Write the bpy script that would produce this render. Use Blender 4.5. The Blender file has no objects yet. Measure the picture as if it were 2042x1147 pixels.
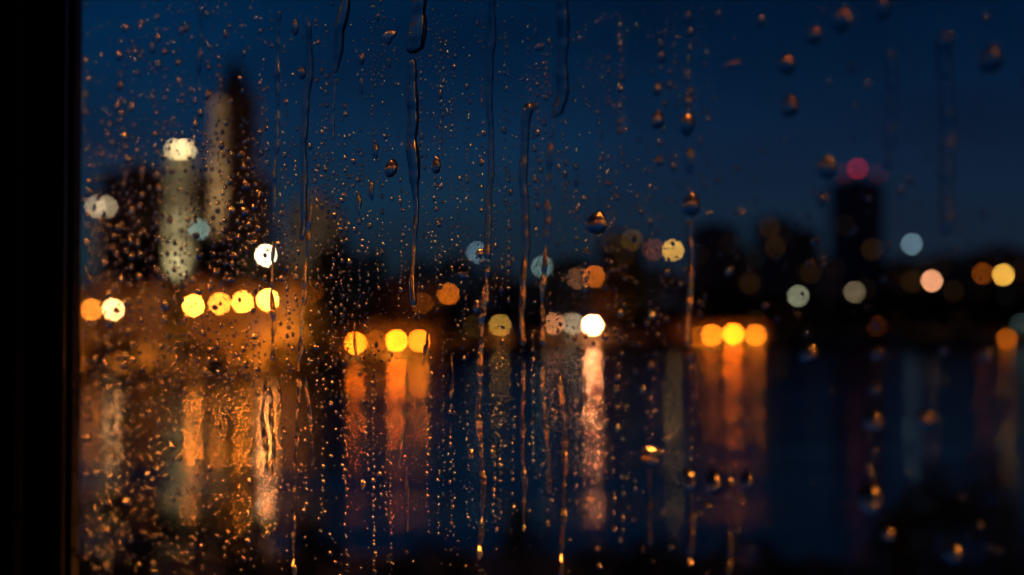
import bpy, bmesh, math, random
import numpy as np
from mathutils import Vector, Matrix

# ------------------------------------------------------------------ camera, sky, exposure
S = bpy.context.scene
COL = S.collection
W, H, F = 2042.0, 1147.0, 50.0 / 36.0 * 2042.0      # photograph size, focal length in its pixels
CAM_Z = 8.0                                        # eye above the lake
HOR = 640.0                                        # horizon row in the photograph
PITCH = math.atan((HOR - H / 2) / F)

cam_data = bpy.data.cameras.new("camera")
cam = bpy.data.objects.new("camera", cam_data)
COL.objects.link(cam)
cam.location = (0, 0, CAM_Z)
cam.rotation_euler = (math.pi / 2 + PITCH, 0, 0)
cam_data.lens = 50.0
cam_data.sensor_width = 36.0
cam_data.clip_start = 0.02
cam_data.clip_end = 20000
cam_data.dof.use_dof = True
cam_data.dof.focus_distance = 0.50
cam_data.dof.aperture_fstop = 50.0 / (44.0 / F * 0.50 * 1000.0)
cam_data.dof.aperture_blades = 0
S.camera = cam

world = bpy.data.worlds.new("World")
S.world = world
world.use_nodes = True
wn, wl = world.node_tree.nodes, world.node_tree.links
wn.clear()
sky = wn.new("ShaderNodeTexSky")
sky.sky_type = 'NISHITA'
sky.sun_disc = False
sky.sun_elevation = math.radians(-1.95)
sky.sun_rotation = math.radians(-30)
sky.altitude = 0
sky.air_density = 1.0
sky.dust_density = 0.3
sky.ozone_density = 5.5
tint = wn.new("ShaderNodeMix"); tint.data_type = 'RGBA'; tint.blend_type = 'MULTIPLY'
tint.inputs[0].default_value = 1.0
tint.inputs[7].default_value = (0.06, 1.13, 0.86, 1)
bg = wn.new("ShaderNodeBackground")
bg.inputs['Strength'].default_value = 0.138
wo = wn.new("ShaderNodeOutputWorld")
wl.new(sky.outputs[0], tint.inputs[6])
wtc = wn.new("ShaderNodeTexCoord")
wmp = wn.new("ShaderNodeMapping"); wmp.inputs['Scale'].default_value = (1.0, 1.0, 3.0)
wno = wn.new("ShaderNodeTexNoise"); wno.inputs['Scale'].default_value = 3.6; wno.inputs['Detail'].default_value = 5
wmr = wn.new("ShaderNodeMapRange"); wmr.inputs['From Min'].default_value = .3; wmr.inputs['From Max'].default_value = .7
wmr.inputs['To Min'].default_value = .52; wmr.inputs['To Max'].default_value = 1.42
cloud = wn.new("ShaderNodeMix"); cloud.data_type = 'RGBA'; cloud.blend_type = 'MULTIPLY'; cloud.inputs[0].default_value = 1.0
wl.new(wtc.outputs['Generated'], wmp.inputs['Vector']); wl.new(wmp.outputs[0], wno.inputs['Vector'])
wl.new(wno.outputs['Fac'], wmr.inputs['Value'])
wl.new(tint.outputs[2], cloud.inputs[6]); wl.new(wmr.outputs[0], cloud.inputs[7])
# town glow held in the low rain cloud all round the horizon
wsx = wn.new("ShaderNodeSeparateXYZ"); wl.new(wtc.outputs['Generated'], wsx.inputs[0])
wex = wn.new("ShaderNodeMapRange"); wex.interpolation_type = 'SMOOTHERSTEP'
wex.inputs['From Min'].default_value = -.02; wex.inputs['From Max'].default_value = .26
wex.inputs['To Min'].default_value = 1.0; wex.inputs['To Max'].default_value = 0.0
wl.new(wsx.outputs['Z'], wex.inputs['Value'])
glow = wn.new("ShaderNodeMix"); glow.data_type = 'RGBA'; glow.blend_type = 'ADD'
glow.inputs[7].default_value = (0.060, 0.040, 0.15, 1)
wl.new(wex.outputs[0], glow.inputs[0]); wl.new(cloud.outputs[2], glow.inputs[6])
wl.new(glow.outputs[2], bg.inputs['Color'])
wl.new(bg.outputs[0], wo.inputs[0])

S.view_settings.view_transform = 'Standard'
S.view_settings.look = 'None'
S.view_settings.exposure = 0.0
S.view_settings.gamma = 1.0
S.view_settings.use_curve_mapping = False
S.render.engine = 'CYCLES'
cy = S.cycles
cy.use_denoising = True
try:
    cy.denoiser = 'OPENIMAGEDENOISE'
    cy.denoising_input_passes = 'RGB_ALBEDO_NORMAL'
    cy.denoising_prefilter = 'ACCURATE'
except Exception:
    pass
cy.use_adaptive_sampling = False
cy.max_bounces = 8
cy.diffuse_bounces = 1
cy.glossy_bounces = 3
cy.transmission_bounces = 8
cy.transparent_max_bounces = 16
cy.sample_clamp_direct = 0
cy.sample_clamp_indirect = 60
cy.caustics_reflective = False
cy.caustics_refractive = False
cy.use_light_tree = True

rnd = random.Random(7)
nrng = np.random.default_rng(11)

# ------------------------------------------------------------------ helpers
def ray(px, py):
    d = Vector(((px - W / 2) / F, (H / 2 - py) / F, -1.0))
    return cam.rotation_euler.to_matrix() @ d

def at(px, py, depth):
    """the point at world distance `depth` (along Y) that shows at this place of the photograph"""
    d = ray(px, py)
    return Vector((0, 0, CAM_Z)) + d * (depth / d.y)

def tag(o, label=None, cat=None, group=None, kind=None):
    if label: o['label'] = label
    if cat: o['category'] = cat
    if group: o['group'] = group
    if kind: o['kind'] = kind
    return o

def link(name, me, parent=None, mat=None):
    o = bpy.data.objects.new(name, me)
    COL.objects.link(o)
    if mat is not None and me is not None and not me.materials:
        me.materials.append(mat)
    if parent is not None:
        o.parent = parent
    return o

def empty(name, loc, rz=0.0):
    o = bpy.data.objects.new(name, None)
    COL.objects.link(o)
    o.empty_display_size = 0.3
    o.location = loc
    o.rotation_euler = (0, 0, rz)
    return o

class MB:
    def __init__(self): self.v, self.f = [], []
    def add(self, vs, fs):
        n = len(self.v)
        self.v += [tuple(p) for p in vs]
        self.f += [tuple(i + n for i in f) for f in fs]
        return self
    def box(self, x0, x1, y0, y1, z0, z1):
        return self.add([(x0,y0,z0),(x1,y0,z0),(x1,y1,z0),(x0,y1,z0),(x0,y0,z1),(x1,y0,z1),(x1,y1,z1),(x0,y1,z1)],
                        [(0,3,2,1),(4,5,6,7),(0,1,5,4),(1,2,6,5),(2,3,7,6),(3,0,4,7)])
    def taper(self, cx, cy, z0, r0, z1, r1, n=8, c1=None, rot=0.0):
        c1 = c1 or (cx, cy)
        a = [(cx + r0 * math.cos(rot + 2*math.pi*i/n), cy + r0 * math.sin(rot + 2*math.pi*i/n), z0) for i in range(n)]
        b = [(c1[0] + r1 * math.cos(rot + 2*math.pi*i/n), c1[1] + r1 * math.sin(rot + 2*math.pi*i/n), z1) for i in range(n)]
        fs = [(i, (i+1) % n, n + (i+1) % n, n + i) for i in range(n)]
        fs += [tuple(range(n-1, -1, -1)), tuple(range(n, 2*n))]
        return self.add(a + b, fs)
    def limb(self, p, q, r0, r1, n=6):
        p, q = Vector(p), Vector(q)
        d = (q - p).normalized()
        u = d.orthogonal().normalized(); w = d.cross(u)
        ring = lambda c, r: [c + (u*math.cos(2*math.pi*i/n) + w*math.sin(2*math.pi*i/n))*r for i in range(n)]
        return self.add(ring(p, r0) + ring(q, r1), [(i, (i+1) % n, n+(i+1) % n, n+i) for i in range(n)] + [tuple(range(n-1,-1,-1)), tuple(range(n,2*n))])
    def prism(self, prof, z0, z1):
        """profile of (x, y) points, counter-clockwise, swept up"""
        n = len(prof)
        vs = [(x, y, z0) for x, y in prof] + [(x, y, z1) for x, y in prof]
        return self.add(vs, [(i, (i+1) % n, n+(i+1) % n, n+i) for i in range(n)] + [tuple(range(n-1,-1,-1)), tuple(range(n,2*n))])
    def mesh(self, name, mat=None, smooth=False):
        me = bpy.data.meshes.new(name)
        me.from_pydata(self.v, [], self.f)
        me.update()
        if smooth: me.polygons.foreach_set('use_smooth', [True]*len(me.polygons))
        if mat: me.materials.append(mat)
        return me
    def build(self, name, mat, parent=None, smooth=False):
        return link(name, self.mesh(name, mat, smooth), parent)

def ico(r, sub=1):
    bm = bmesh.new(); bmesh.ops.create_icosphere(bm, subdivisions=sub+1, radius=r)
    vs = [tuple(v.co) for v in bm.verts]; fs = [tuple(v.index for v in f.verts) for f in bm.faces]
    bm.free(); return vs, fs

# ------------------------------------------------------------------ materials
def mat_principled(name, col, rough=0.7, var=0.25, scale=1.0, bump=0.0, spec=0.3, metal=0.0):
    m = bpy.data.materials.new(name); m.use_nodes = True
    n, l = m.node_tree.nodes, m.node_tree.links
    p = n['Principled BSDF']
    tc = n.new('ShaderNodeTexCoord')
    no = n.new('ShaderNodeTexNoise'); no.inputs['Scale'].default_value = scale; no.inputs['Detail'].default_value = 4
    cr = n.new('ShaderNodeValToRGB')
    a, b = 1 - var, 1 + var
    cr.color_ramp.elements[0].position = 0.3; cr.color_ramp.elements[1].position = 0.7
    cr.color_ramp.elements[0].color = (col[0]*a, col[1]*a, col[2]*a, 1)
    cr.color_ramp.elements[1].color = (min(1, col[0]*b), min(1, col[1]*b), min(1, col[2]*b), 1)
    l.new(tc.outputs['Object'], no.inputs['Vector'])
    l.new(no.outputs['Fac'], cr.inputs['Fac'])
    l.new(cr.outputs['Color'], p.inputs['Base Color'])
    p.inputs['Roughness'].default_value = rough
    p.inputs['Specular IOR Level'].default_value = spec
    p.inputs['Metallic'].default_value = metal
    if bump:
        bp = n.new('ShaderNodeBump'); bp.inputs['Strength'].default_value = bump
        l.new(no.outputs['Fac'], bp.inputs['Height']); l.new(bp.outputs['Normal'], p.inputs['Normal'])
    return m

def mat_emit(name, col, strength):
    m = bpy.data.materials.new(name); m.use_nodes = True
    n, l = m.node_tree.nodes, m.node_tree.links
    n.clear()
    e = n.new('ShaderNodeEmission'); e.inputs['Color'].default_value = (*col, 1); e.inputs['Strength'].default_value = strength
    o = n.new('ShaderNodeOutputMaterial'); l.new(e.outputs[0], o.inputs['Surface'])
    return m

M = {}
M['metal'] = mat_principled('dark_metal', (0.03, 0.03, 0.035), 0.5, 0.2, 8)
M['plaster'] = mat_principled('ochre_plaster', (0.42, 0.36, 0.28), 0.85, 0.22, 0.5)
M['plaster_pale'] = mat_principled('pale_plaster', (0.55, 0.52, 0.44), 0.85, 0.15, 0.4)
M['white_render'] = mat_principled('white_render', (0.72, 0.70, 0.58), 0.8, 0.12, 0.35)
M['brick'] = mat_principled('dark_brick', (0.20, 0.13, 0.10), 0.85, 0.3, 0.6)
M['stone'] = mat_principled('tower_stone', (0.26, 0.22, 0.17), 0.85, 0.3, 0.3)
M['concrete'] = mat_principled('dusk_concrete', (0.27, 0.28, 0.30), 0.8, 0.2, 0.3)
M['slate'] = mat_principled('slate_roof', (0.05, 0.05, 0.06), 0.6, 0.25, 0.8)
M['tile'] = mat_principled('tile_roof', (0.16, 0.07, 0.045), 0.75, 0.3, 0.8)
M['wood'] = mat_principled('dark_wood', (0.09, 0.05, 0.03), 0.6, 0.2, 2)
M['glass_dark'] = mat_principled('dark_window_glass', (0.01, 0.012, 0.016), 0.12, 0.1, 1, spec=0.5)
M['bark'] = mat_principled('bark', (0.06, 0.045, 0.035), 0.9, 0.3, 3)
M['leaf_a'] = mat_principled('leaf_dark', (0.035, 0.055, 0.02), 0.7, 0.4, 0.7)
M['leaf_b'] = mat_principled('leaf_autumn', (0.09, 0.065, 0.02), 0.7, 0.4, 0.7)
M['ground'] = mat_principled('wet_ground', (0.05, 0.048, 0.04), 0.6, 0.35, 0.06)
M['quay'] = mat_principled('quay_stone', (0.20, 0.18, 0.155), 0.8, 0.3, 0.5)
M['paving'] = mat_principled('promenade_paving', (0.10, 0.09, 0.08), 0.55, 0.25, 0.3)
M['lit_warm'] = mat_emit('window_light_warm', (1.0, 0.45, 0.10), 0.28)
M['lit_dim'] = mat_emit('window_light_dim', (1.0, 0.5, 0.15), 0.07)
M['lit_cool'] = mat_emit('window_light_cool', (0.75, 0.9, 0.85), 0.08)
M['frame'] = mat_principled('window_frame_paint', (0.016, 0.015, 0.015), 0.75, 0.25, 60, bump=.15, spec=.12)
M['gasket'] = mat_principled('rubber_gasket', (0.008, 0.008, 0.009), 0.6, 0.1, 40)
M['room'] = mat_principled('room_plaster', (0.12, 0.11, 0.10), 0.9, 0.1, 2)
M['floor'] = mat_principled('room_boards', (0.08, 0.05, 0.03), 0.6, 0.2, 3)

def mat_water():
    m = bpy.data.materials.new('lake_water'); m.use_nodes = True
    n, l = m.node_tree.nodes, m.node_tree.links
    p = n['Principled BSDF']
    p.inputs['Base Color'].default_value = (0.004, 0.008, 0.014, 1)
    p.inputs['Roughness'].default_value = 0.16
    p.inputs['IOR'].default_value = 1.333
    tc = n.new('ShaderNodeTexCoord')
    prev = None
    for sc, dist in (((0.05, 0.30, 1), 0.10), ((0.022, 0.085, 1), 0.50)):     # short and long swell, crests across the view
        mp = n.new('ShaderNodeMapping'); mp.inputs['Scale'].default_value = sc
        no = n.new('ShaderNodeTexNoise'); no.inputs['Scale'].default_value = 1.0; no.inputs['Detail'].default_value = 2
        bp = n.new('ShaderNodeBump'); bp.inputs['Strength'].default_value = 1.0; bp.inputs['Distance'].default_value = dist
        l.new(tc.outputs['Object'], mp.inputs['Vector']); l.new(mp.outputs[0], no.inputs['Vector'])
        l.new(no.outputs['Fac'], bp.inputs['Height'])
        if prev: l.new(prev.outputs['Normal'], bp.inputs['Normal'])
        prev = bp
    l.new(prev.outputs['Normal'], p.inputs['Normal'])
    mp = n.new('ShaderNodeMapping'); mp.inputs['Scale'].default_value = (0.012, 0.05, 1)      # wind patches
    no = n.new('ShaderNodeTexNoise'); no.inputs['Scale'].default_value = 1.0; no.inputs['Detail'].default_value = 3
    mr = n.new('ShaderNodeMapRange'); mr.inputs['From Min'].default_value = .35; mr.inputs['From Max'].default_value = .65
    mr.inputs['To Min'].default_value = .08; mr.inputs['To Max'].default_value = .19
    p.inputs['Anisotropic'].default_value = .62; p.inputs['Anisotropic Rotation'].default_value = 0.0
    tg = n.new('ShaderNodeCombineXYZ'); tg.inputs[1].default_value = 1.0; l.new(tg.outputs[0], p.inputs['Tangent'])
    l.new(tc.outputs['Object'], mp.inputs['Vector']); l.new(mp.outputs[0], no.inputs['Vector']); l.new(no.outputs['Fac'], mr.inputs['Value'])
    l.new(mr.outputs[0], p.inputs['Roughness'])
    return m
M['water'] = mat_water()

def mat_drop():
    m = bpy.data.materials.new('rain_water'); m.use_nodes = True
    n, l = m.node_tree.nodes, m.node_tree.links
    n.clear()
    g = n.new('ShaderNodeBsdfGlass'); g.inputs['IOR'].default_value = 1.333
    g.inputs['Roughness'].default_value = 0.13
    g.inputs['Color'].default_value = (0.98, 0.99, 1.0, 1)
    o = n.new('ShaderNodeOutputMaterial'); l.new(g.outputs[0], o.inputs['Surface'])
    return m
M['drop'] = mat_drop()

def mat_pane():
    m = bpy.data.materials.new('window_glass'); m.use_nodes = True
    n, l = m.node_tree.nodes, m.node_tree.links
    n.clear()
    t = n.new('ShaderNodeBsdfTransparent'); t.inputs['Color'].default_value = (0.965, 0.98, 0.975, 1)
    o = n.new('ShaderNodeOutputMaterial'); l.new(t.outputs[0], o.inputs['Surface'])
    return m
M['pane'] = mat_pane()

# ------------------------------------------------------------------ lake, far bank, near bank
SHORE = [(-4200, 748), (-800, 750), (160, 748), (450, 748), (620, 742), (709, 730), (800, 724), (900, 714), (1000, 705), (1182, 697), (1400, 694), (2042, 690), (3000, 692), (6200, 700)]
sx = np.array([p[0] for p in SHORE], float)
sd = np.array([CAM_Z * F / (p[1] - HOR) for p in SHORE])
INL = np.array([0, 4, 20, 60, 200, 1000, 9000], float)
INZ = np.array([1.1, 1.25, 1.7, 2.9, 5.5, 7.0, 7.0])
def shore_d(px): return float(np.interp(px, sx, sd))
def px_of(x, y): return W / 2 + F * x / y
def ground_z(x, y): return float(np.interp(y - shore_d(px_of(x, y)), INL, INZ))

def build_land():
    cols = list(np.arange(-4200, 6201, 130.0))
    mb = MB(); nr = len(INL)
    for c in cols:
        d0 = shore_d(c)
        for i in range(nr):
            y = d0 + INL[i]
            mb.v.append(((c - W/2) / F * (y if i < nr-1 else y), y, INZ[i]))
    for a in range(len(cols)-1):
        for b in range(nr-1):
            if b == 0: continue
            mb.f.append((a*nr+b, (a+1)*nr+b, (a+1)*nr+b+1, a*nr+b+1))
    tag(mb.build('ground', M['ground']), 'dark rising land behind the far lake shore', 'ground', kind='structure')
    q = MB(); p = MB(); k = 0
    for c in cols:
        d0 = shore_d(c)
        X = lambda y: (c - W/2) / F * y
        q.v += [(X(d0), d0, -1.5), (X(d0), d0, 1.35), (X(d0+0.6), d0+0.6, 1.35), (X(d0+0.6), d0+0.6, 1.0)]
        p.v += [(X(d0+0.6), d0+0.6, 1.15), (X(d0+4), d0+4, 1.254)]
    for a in range(len(cols)-1):
        for b in range(3):
            q.f.append((a*4+b, (a+1)*4+b, (a+1)*4+b+1, a*4+b+1))
        p.f.append((a*2, (a+1)*2, (a+1)*2+1, a*2+1))
    tag(q.build('quay_wall', M['quay']), 'low stone quay wall edging the far shore of the lake', 'quay wall', kind='structure')
    tag(p.build('pavement', M['paving']), 'pale promenade paving along the far quay', 'pavement', kind='structure')
build_land()

wmb = MB(); wmb.add([(-9000, 20, 0), (9000, 20, 0), (9000, 900, 0), (-9000, 900, 0)], [(0, 1, 2, 3)])
tag(wmb.build('water', M['water']), 'dark rippled lake mirroring the lamps', 'lake', kind='structure')

def near_z(y): return float(np.interp(y, [-20, 5, 30, 44, 50], [3.2, 3.0, 1.8, 0.7, -0.6]))
def build_near():
    mb = MB(); ys = [-30, 0, 8, 16, 24, 30, 36, 42, 46, 52]; xs = list(np.linspace(-160, 160, 41))
    r = random.Random(3)
    for y in ys:
        for x in xs:
            mb.v.append((x, y + r.uniform(-1.2, 1.2) * (y > 0), near_z(y) + r.uniform(-.12, .12)))
    n = len(xs)
    for a in range(len(ys)-1):
        for b in range(n-1):
            mb.f.append((a*n+b, a*n+b+1, (a+1)*n+b+1, (a+1)*n+b))
    tag(mb.build('near_bank_ground', M['ground']), 'dark grassy bank sloping to the water below the window', 'ground', kind='structure')
build_near()

# ------------------------------------------------------------------ lamps
SOD = (1.0, 0.20, 0.008); AMB = (1.0, 0.24, 0.022); WRM = (1.0, 0.45, 0.15); WHT = (1.0, 0.30, 0.10); SAL = (1.0, 0.36, 0.13)
CRM = (1.0, 0.72, 0.42)
ICE = (0.52, 0.82, 1.0); TEAL = (0.55, 0.90, 0.80); RED = (1.0, 0.02, 0.06); OCH = (1.0, 0.15, 0.004); OLV = (1.0, 0.5, 0.07)
CO = 22.0     # bokeh disc of a far point, in pixels of the 1024 wide picture
def globe_of(depth, s): return s * depth / (F * 1024 / W) / 2
def street_lamp(px, py, d, col, v, label, name='street_lamp', s=3.2, wash=0.0, group='lamps along the far shore', cat='street lamp'):
    """post, hood and glowing globe; v is how bright its defocused disc shows"""
    p = at(px, py, d)
    r = globe_of(d, s)
    gz = ground_z(p.x, p.y)
    root = empty(name, (p.x, p.y, gz))
    h = p.z - gz
    tag(root, label, cat, group)
    mb = MB(); mb.taper(0, 0, 0, 0.16, 0.5, 0.13); mb.taper(0, 0, 0.5, 0.085, max(0.6, h - r), 0.05)
    mb.build('pole', M['metal'], root)
    hd = MB(); hd.taper(0, 0, h + r*0.55, r*1.05, h + r*1.25, r*0.25, 10); hd.build('hood', M['metal'], root)
    vs, fs = ico(r, 1)
    L = v * (CO / s) ** 2
    g = MB().add([(x, y, z + h) for x, y, z in vs], fs).build('globe', mat_emit('lamp_glow', col, L), root)
    if wash:
        ld = bpy.data.lights.new('lamp_light', 'SPOT')
        ld.energy = wash; ld.color = (1.0, 0.23, 0.014) if col[2] < .3 else col; ld.spot_size = math.radians(150); ld.spot_blend = 0.6; ld.shadow_soft_size = 0.25
        lo = bpy.data.objects.new('lamp_light', ld); COL.objects.link(lo); lo.parent = root
        lo.location = (0, 0, h - r*1.3)
    return root

LAMPS = [
 # px, py, depth, colour, brightness, wash, label
 (-330, 618, 226, AMB, 1.0, 2500, 'amber street lamp on the shore, hidden beyond the window frame'),
 (-120, 616, 226, AMB, 1.4, 2500, 'sodium lamp on the shore just behind the dark window frame'),
 (183, 617, 225, AMB, 1.6, 20000, 'dimmer lamp of the two touching lamps beside the dark window frame'),
 (226, 617, 224, WRM, 4.5, 56000, 'blazing whitish lamp, second from the window frame'),
 (386, 609, 226, AMB, 12.0, 50000, 'first lamp of the even row of four below the floodlit white tower'),
 (438, 605, 226, AMB, 4.0, 34000, 'second, paler lamp of the row of four below the spired tower'),
 (484, 602, 226, AMB, 7.0, 36000, 'third lamp of the row of four below the spired tower'),
 (534, 598, 226, AMB, 20.0, 54000, 'last lamp of the row of four, right under the single whitish lamp'),
 (590, 592, 236, SOD, 0.25, 12000, 'faint orange lamp just after the row of four'),
 (622, 580, 240, SOD, 0.28, 5000, 'faint higher orange lamp beyond the row of four'),
 (658, 688, 285, SOD, 0.20, 3000, 'faint lamp low on the quay before the three bright quay lamps'),
 (709, 684, 284, OCH, 4.6, 20000, 'first bright amber lamp low on the central quay'),
 (750, 680, 284, SOD, 0.28, 3000, 'weak lamp between the two bright amber lamps of the central quay'),
 (791, 679, 284, OCH, 7.5, 42000, 'brightest yellow lamp of the central quay with the longest reflection'),
 (836, 679, 284, SOD, 3.2, 18000, 'orange lamp at the end of the central quay'),
 (895, 586, 400, SOD, 0.55, 7000, 'plain orange lamp standing above the dark trees behind the central quay'),
 (762, 602, 374, SOD, 0.10, 22000, 'faint lamp added to wash the long orange hall, first of two'),  # this lamp and the next are added to wash the hall front
 (842, 604, 374, SOD, 0.10, 22000, 'faint lamp added to wash the long orange hall, second of two'),
 (945, 650, 410, OLV, 0.08, 0, 'very faint ochre lamp beside the ochre lamp of the middle shore'),
 (997, 648, 411, OLV, 0.42, 10000, 'ochre lamp alone on the middle shore'),
 (1104, 645, 463, SAL, 0.62, 9000, 'salmon lamp, first of the three close ones on the middle shore'),
 (1143, 645, 463, CRM, 0.40, 6000, 'pale cream lamp between the salmon and the blinding white one'),
 (1182, 648, 463, WHT, 20.0, 30000, 'blinding white lamp of the middle shore with a pink reflection'),
 (1185, 551, 480, SOD, 0.52, 12000, 'orange lamp high above the blinding white one'),
 (1153, 555, 500, SAL, 0.14, 6000, 'dim salmon lamp beside the high orange lamp'),
 (1217, 597, 500, SOD, 0.12, 9000, 'dim orange lamp between the white lamp and the high orange lamp'),
 (1393, 672, 445, SOD, 0.32, 12000, 'faint lamp leading the orange trio at the far quay'),
 (1420, 668, 445, SOD, 2.0, 16000, 'orange lamp, first of the trio at the far quay'),
 (1462, 666, 445, OCH, 6.5, 34000, 'yellow middle lamp of the orange trio at the far quay'),
 (1507, 668, 445, SOD, 1.8, 16000, 'orange lamp, last of the trio at the far quay'),
 (1555, 592, 560, SAL, 0.16, 0, 'dim salmon lamp beside the greenish one on the far shore'),
 (1591, 590, 560, (0.85, 0.85, 0.55), 0.26, 0, 'dim greenish lamp among the trees of the far shore'),
 (1704, 582, 560, CRM, 0.14, 0, 'dim tan lamp below the dark high-rise'),
 (1858, 560, 560, (1.0, 0.40, 0.20), 1.1, 800, 'peach lamp standing alone past the dark high-rise'),
 (1858, 627, 520, (0.9, 0.7, 0.2), 0.07, 0, 'tiny yellow lamp low below the peach lamp'),
 (1960, 545, 560, SOD, 0.15, 0, 'dim orange lamp next to the last amber lamp'),
 (2001, 548, 560, OLV, 1.1, 1500, 'amber lamp nearest the end of the shore in view'),
 (1748, 650, 500, SOD, 0.10, 0, 'small faint orange lamp low under the dark high-rise'),
 (2008, 676, 458, SOD, 0.34, 400, 'orange quay lamp at the very end of the shore in view'),
 (2035, 645, 500, TEAL, 0.12, 0, 'faint teal lamp at the edge of the view'),
 (2300, 640, 470, AMB, 1.0, 800, 'amber lamp of the far shore past the edge of the view'),
]
for px, py, d, col, v, wash, lab in LAMPS:
    street_lamp(px, py, d, col, v, lab, wash=wash)
def added_lamp(px, py, d, label, L=520.0, r=.26):  # unseen lamps, added to put orange sparks in the raindrops
    p = at(px, py, d); gz = near_z(d) - .05; h = p.z - gz
    root = empty('unseen_lamp', (p.x, d, gz)); tag(root, label, 'street lamp', 'unseen lamps added on the near bank to spark the drops')
    MB().taper(0, 0, 0, .14, .5, .11).taper(0, 0, .503, .07, h - r, .045).build('pole', M['metal'], root)
    MB().taper(0, 0, h + r*.75, r*1.0, h + r*1.3, r*.25, 10).build('hood', M['metal'], root)
    MB().taper(0, 0, h - r*1.05, r*.6, h - r*.25, r*1.12, 12).build('light_stop_cup', M['metal'], root)  # cup added to hold the globe's light off the ground
    vs, fs = ico(r, 1)
    MB().add([(x, y, z + h) for x, y, z in vs], fs).build('globe', mat_emit('lamp_glow', (1.0, .30, .035), L), root)
added_lamp(64, 700, 40, 'added sodium lamp on the near bank hidden by the window frame', 200, .26)
added_lamp(-330, 690, 33, 'added unseen sodium lamp on the near bank, first beyond the window frame', 300)
added_lamp(430, 1320, 12.5, 'added unseen lantern below the sill on the frame side', 220, .2)
added_lamp(1240, 1325, 13.5, 'added unseen lantern below the sill on the open side', 220, .2)
MASTS = [
 (530, 509, 262, CRM, 4.0, 'tall lamp mast with one whitish lamp above the row of four'),
 (952, 503, 470, ICE, 0.16, 'tall mast with a pale blue lamp over the dark trees'),
 (1081, 532, 470, TEAL, 0.18, 'tall mast with a pale blue-green lamp over the middle shore'),
 (1342, 499, 520, OLV, 0.75, 'tall mast with an ochre lamp where the tree line dips'),
 (1303, 497, 540, SOD, 0.08, 'tall mast with a barely lit brown lamp beside the ochre one'),
 (1260, 478, 560, OLV, 0.05, 'tall mast with a barely lit olive lamp over the trees'),
 (1818, 487, 600, ICE, 0.20, 'tall mast with a pale ice blue lamp past the dark high-rise'),
 (397, 457, 272, TEAL, 0.24, 'mast with a soft teal lamp beside the white floodlit tower'),
 (190, 412, 300, CRM, 0.34, 'mast with a wide warm lamp near the window frame'),
 (213, 412, 300, CRM, 0.34, 'twin mast with a warm lamp touching the one near the frame'),
]
for px, py, d, col, v, lab in MASTS:
    street_lamp(px, py, d, col, v, lab, name='lamp_mast', group='tall lamp masts behind the shore', cat='lamp mast')

# ------------------------------------------------------------------ buildings
def place_windows(root, w, h, yface, n_col, n_row, z0, z1, ww, wh, lit, seed, sill=True):
    r = random.Random(seed)
    me = {}
    def pane(kind):
        if kind not in me:
            me[kind] = MB().box(-ww/2+.06, ww/2-.06, -0.03, 0.03, .06, wh-.06).mesh('pane', M[kind])
        return me[kind]
    fm = MB()
    fm.box(-ww/2, -ww/2+.08, -.09, .05, 0, wh).box(ww/2-.08, ww/2, -.09, .05, 0, wh)
    fm.box(-ww/2+.08, ww/2-.08, -.09, .05, 0, .08).box(-ww/2+.08, ww/2-.08, -.09, .05, wh-.08, wh)
    fme = fm.mesh('window', M['plaster_pale'])
    for i in range(n_col):
        for j in range(n_row):
            x = -w/2 + w * (i + .5) / n_col
            z = z0 + (z1 - z0) * (j + .5) / n_row - wh/2
            f = link('window', fme, root); f.location = (x, yface, z)
            q = r.random()
            k = 'glass_dark'
            if q < lit: k = r.choice(['lit_warm', 'lit_warm', 'lit_dim', 'lit_dim', 'lit_cool'])
            pn = link('pane', pane(k), f)

def block(name, px0, px1, pytop, d, depth, wall, roof, label, rz=0.0, roofkind='flat', cols=5, rows=5, lit=0.1, ww=1.3, wh=1.6, group=None, cat='building', seed=1, base=None):
    a, b = at(px0, pytop, d), at(px1, pytop, d)
    w = b.x - a.x; cx = (a.x + b.x) / 2
    gz = ground_z(cx, d) - 0.3
    h = a.z - gz
    root = empty(name, (cx, d, gz), rz)
    tag(root, label, cat, group)
    rh = 0
    if roofkind == 'gable': rh = min(h*0.3, w*0.35)
    hw = h - rh
    mb = MB().box(-w/2, w/2, 0, depth, 0, hw)
    if roofkind == 'gable':
        mb.add([(-w/2, 0, hw), (w/2, 0, hw), (0, 0, h-.05), (-w/2, depth, hw), (w/2, depth, hw), (0, depth, h-.05)], [(0, 1, 2), (5, 4, 3)])
    mb.build('wall', wall, root)
    rf = MB()
    if roofkind == 'gable':
        o, t = .35, .25
        for s in (-1, 1):
            e = [(s*(w/2+o), hw - o*rh/(w/2)), (0, h), (0, h+t), (s*(w/2+o), hw - o*rh/(w/2)+t)]
            vs = [(x, -o, z) for x, z in e] + [(x, depth+o, z) for x, z in e]
            rf.add(vs, [(0,1,2,3),(7,6,5,4),(0,4,5,1),(1,5,6,2),(2,6,7,3),(3,7,4,0)])
        ro = rf.build('roof', roof, root)
        MB().box(w*.18, w*.18+.8, depth*.4, depth*.4+.8, hw+rh*.3, h+1.0).build('chimney', M['brick'], ro)
    else:
        rf.box(-w/2-.2, w/2+.2, -.2, depth+.2, hw+.003, hw+.5)
        ro = rf.build('roof', roof, root)
        MB().box(-w*.2, w*.15, depth*.3, depth*.7, hw+.503, hw+2.6).build('plant_room', wall, ro)
    place_windows(root, w*.92, hw, -.04, cols, rows, 1.0, hw-.4, min(ww, w/cols*.6), min(wh, hw/rows*.62), lit, seed)
    return root

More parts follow.
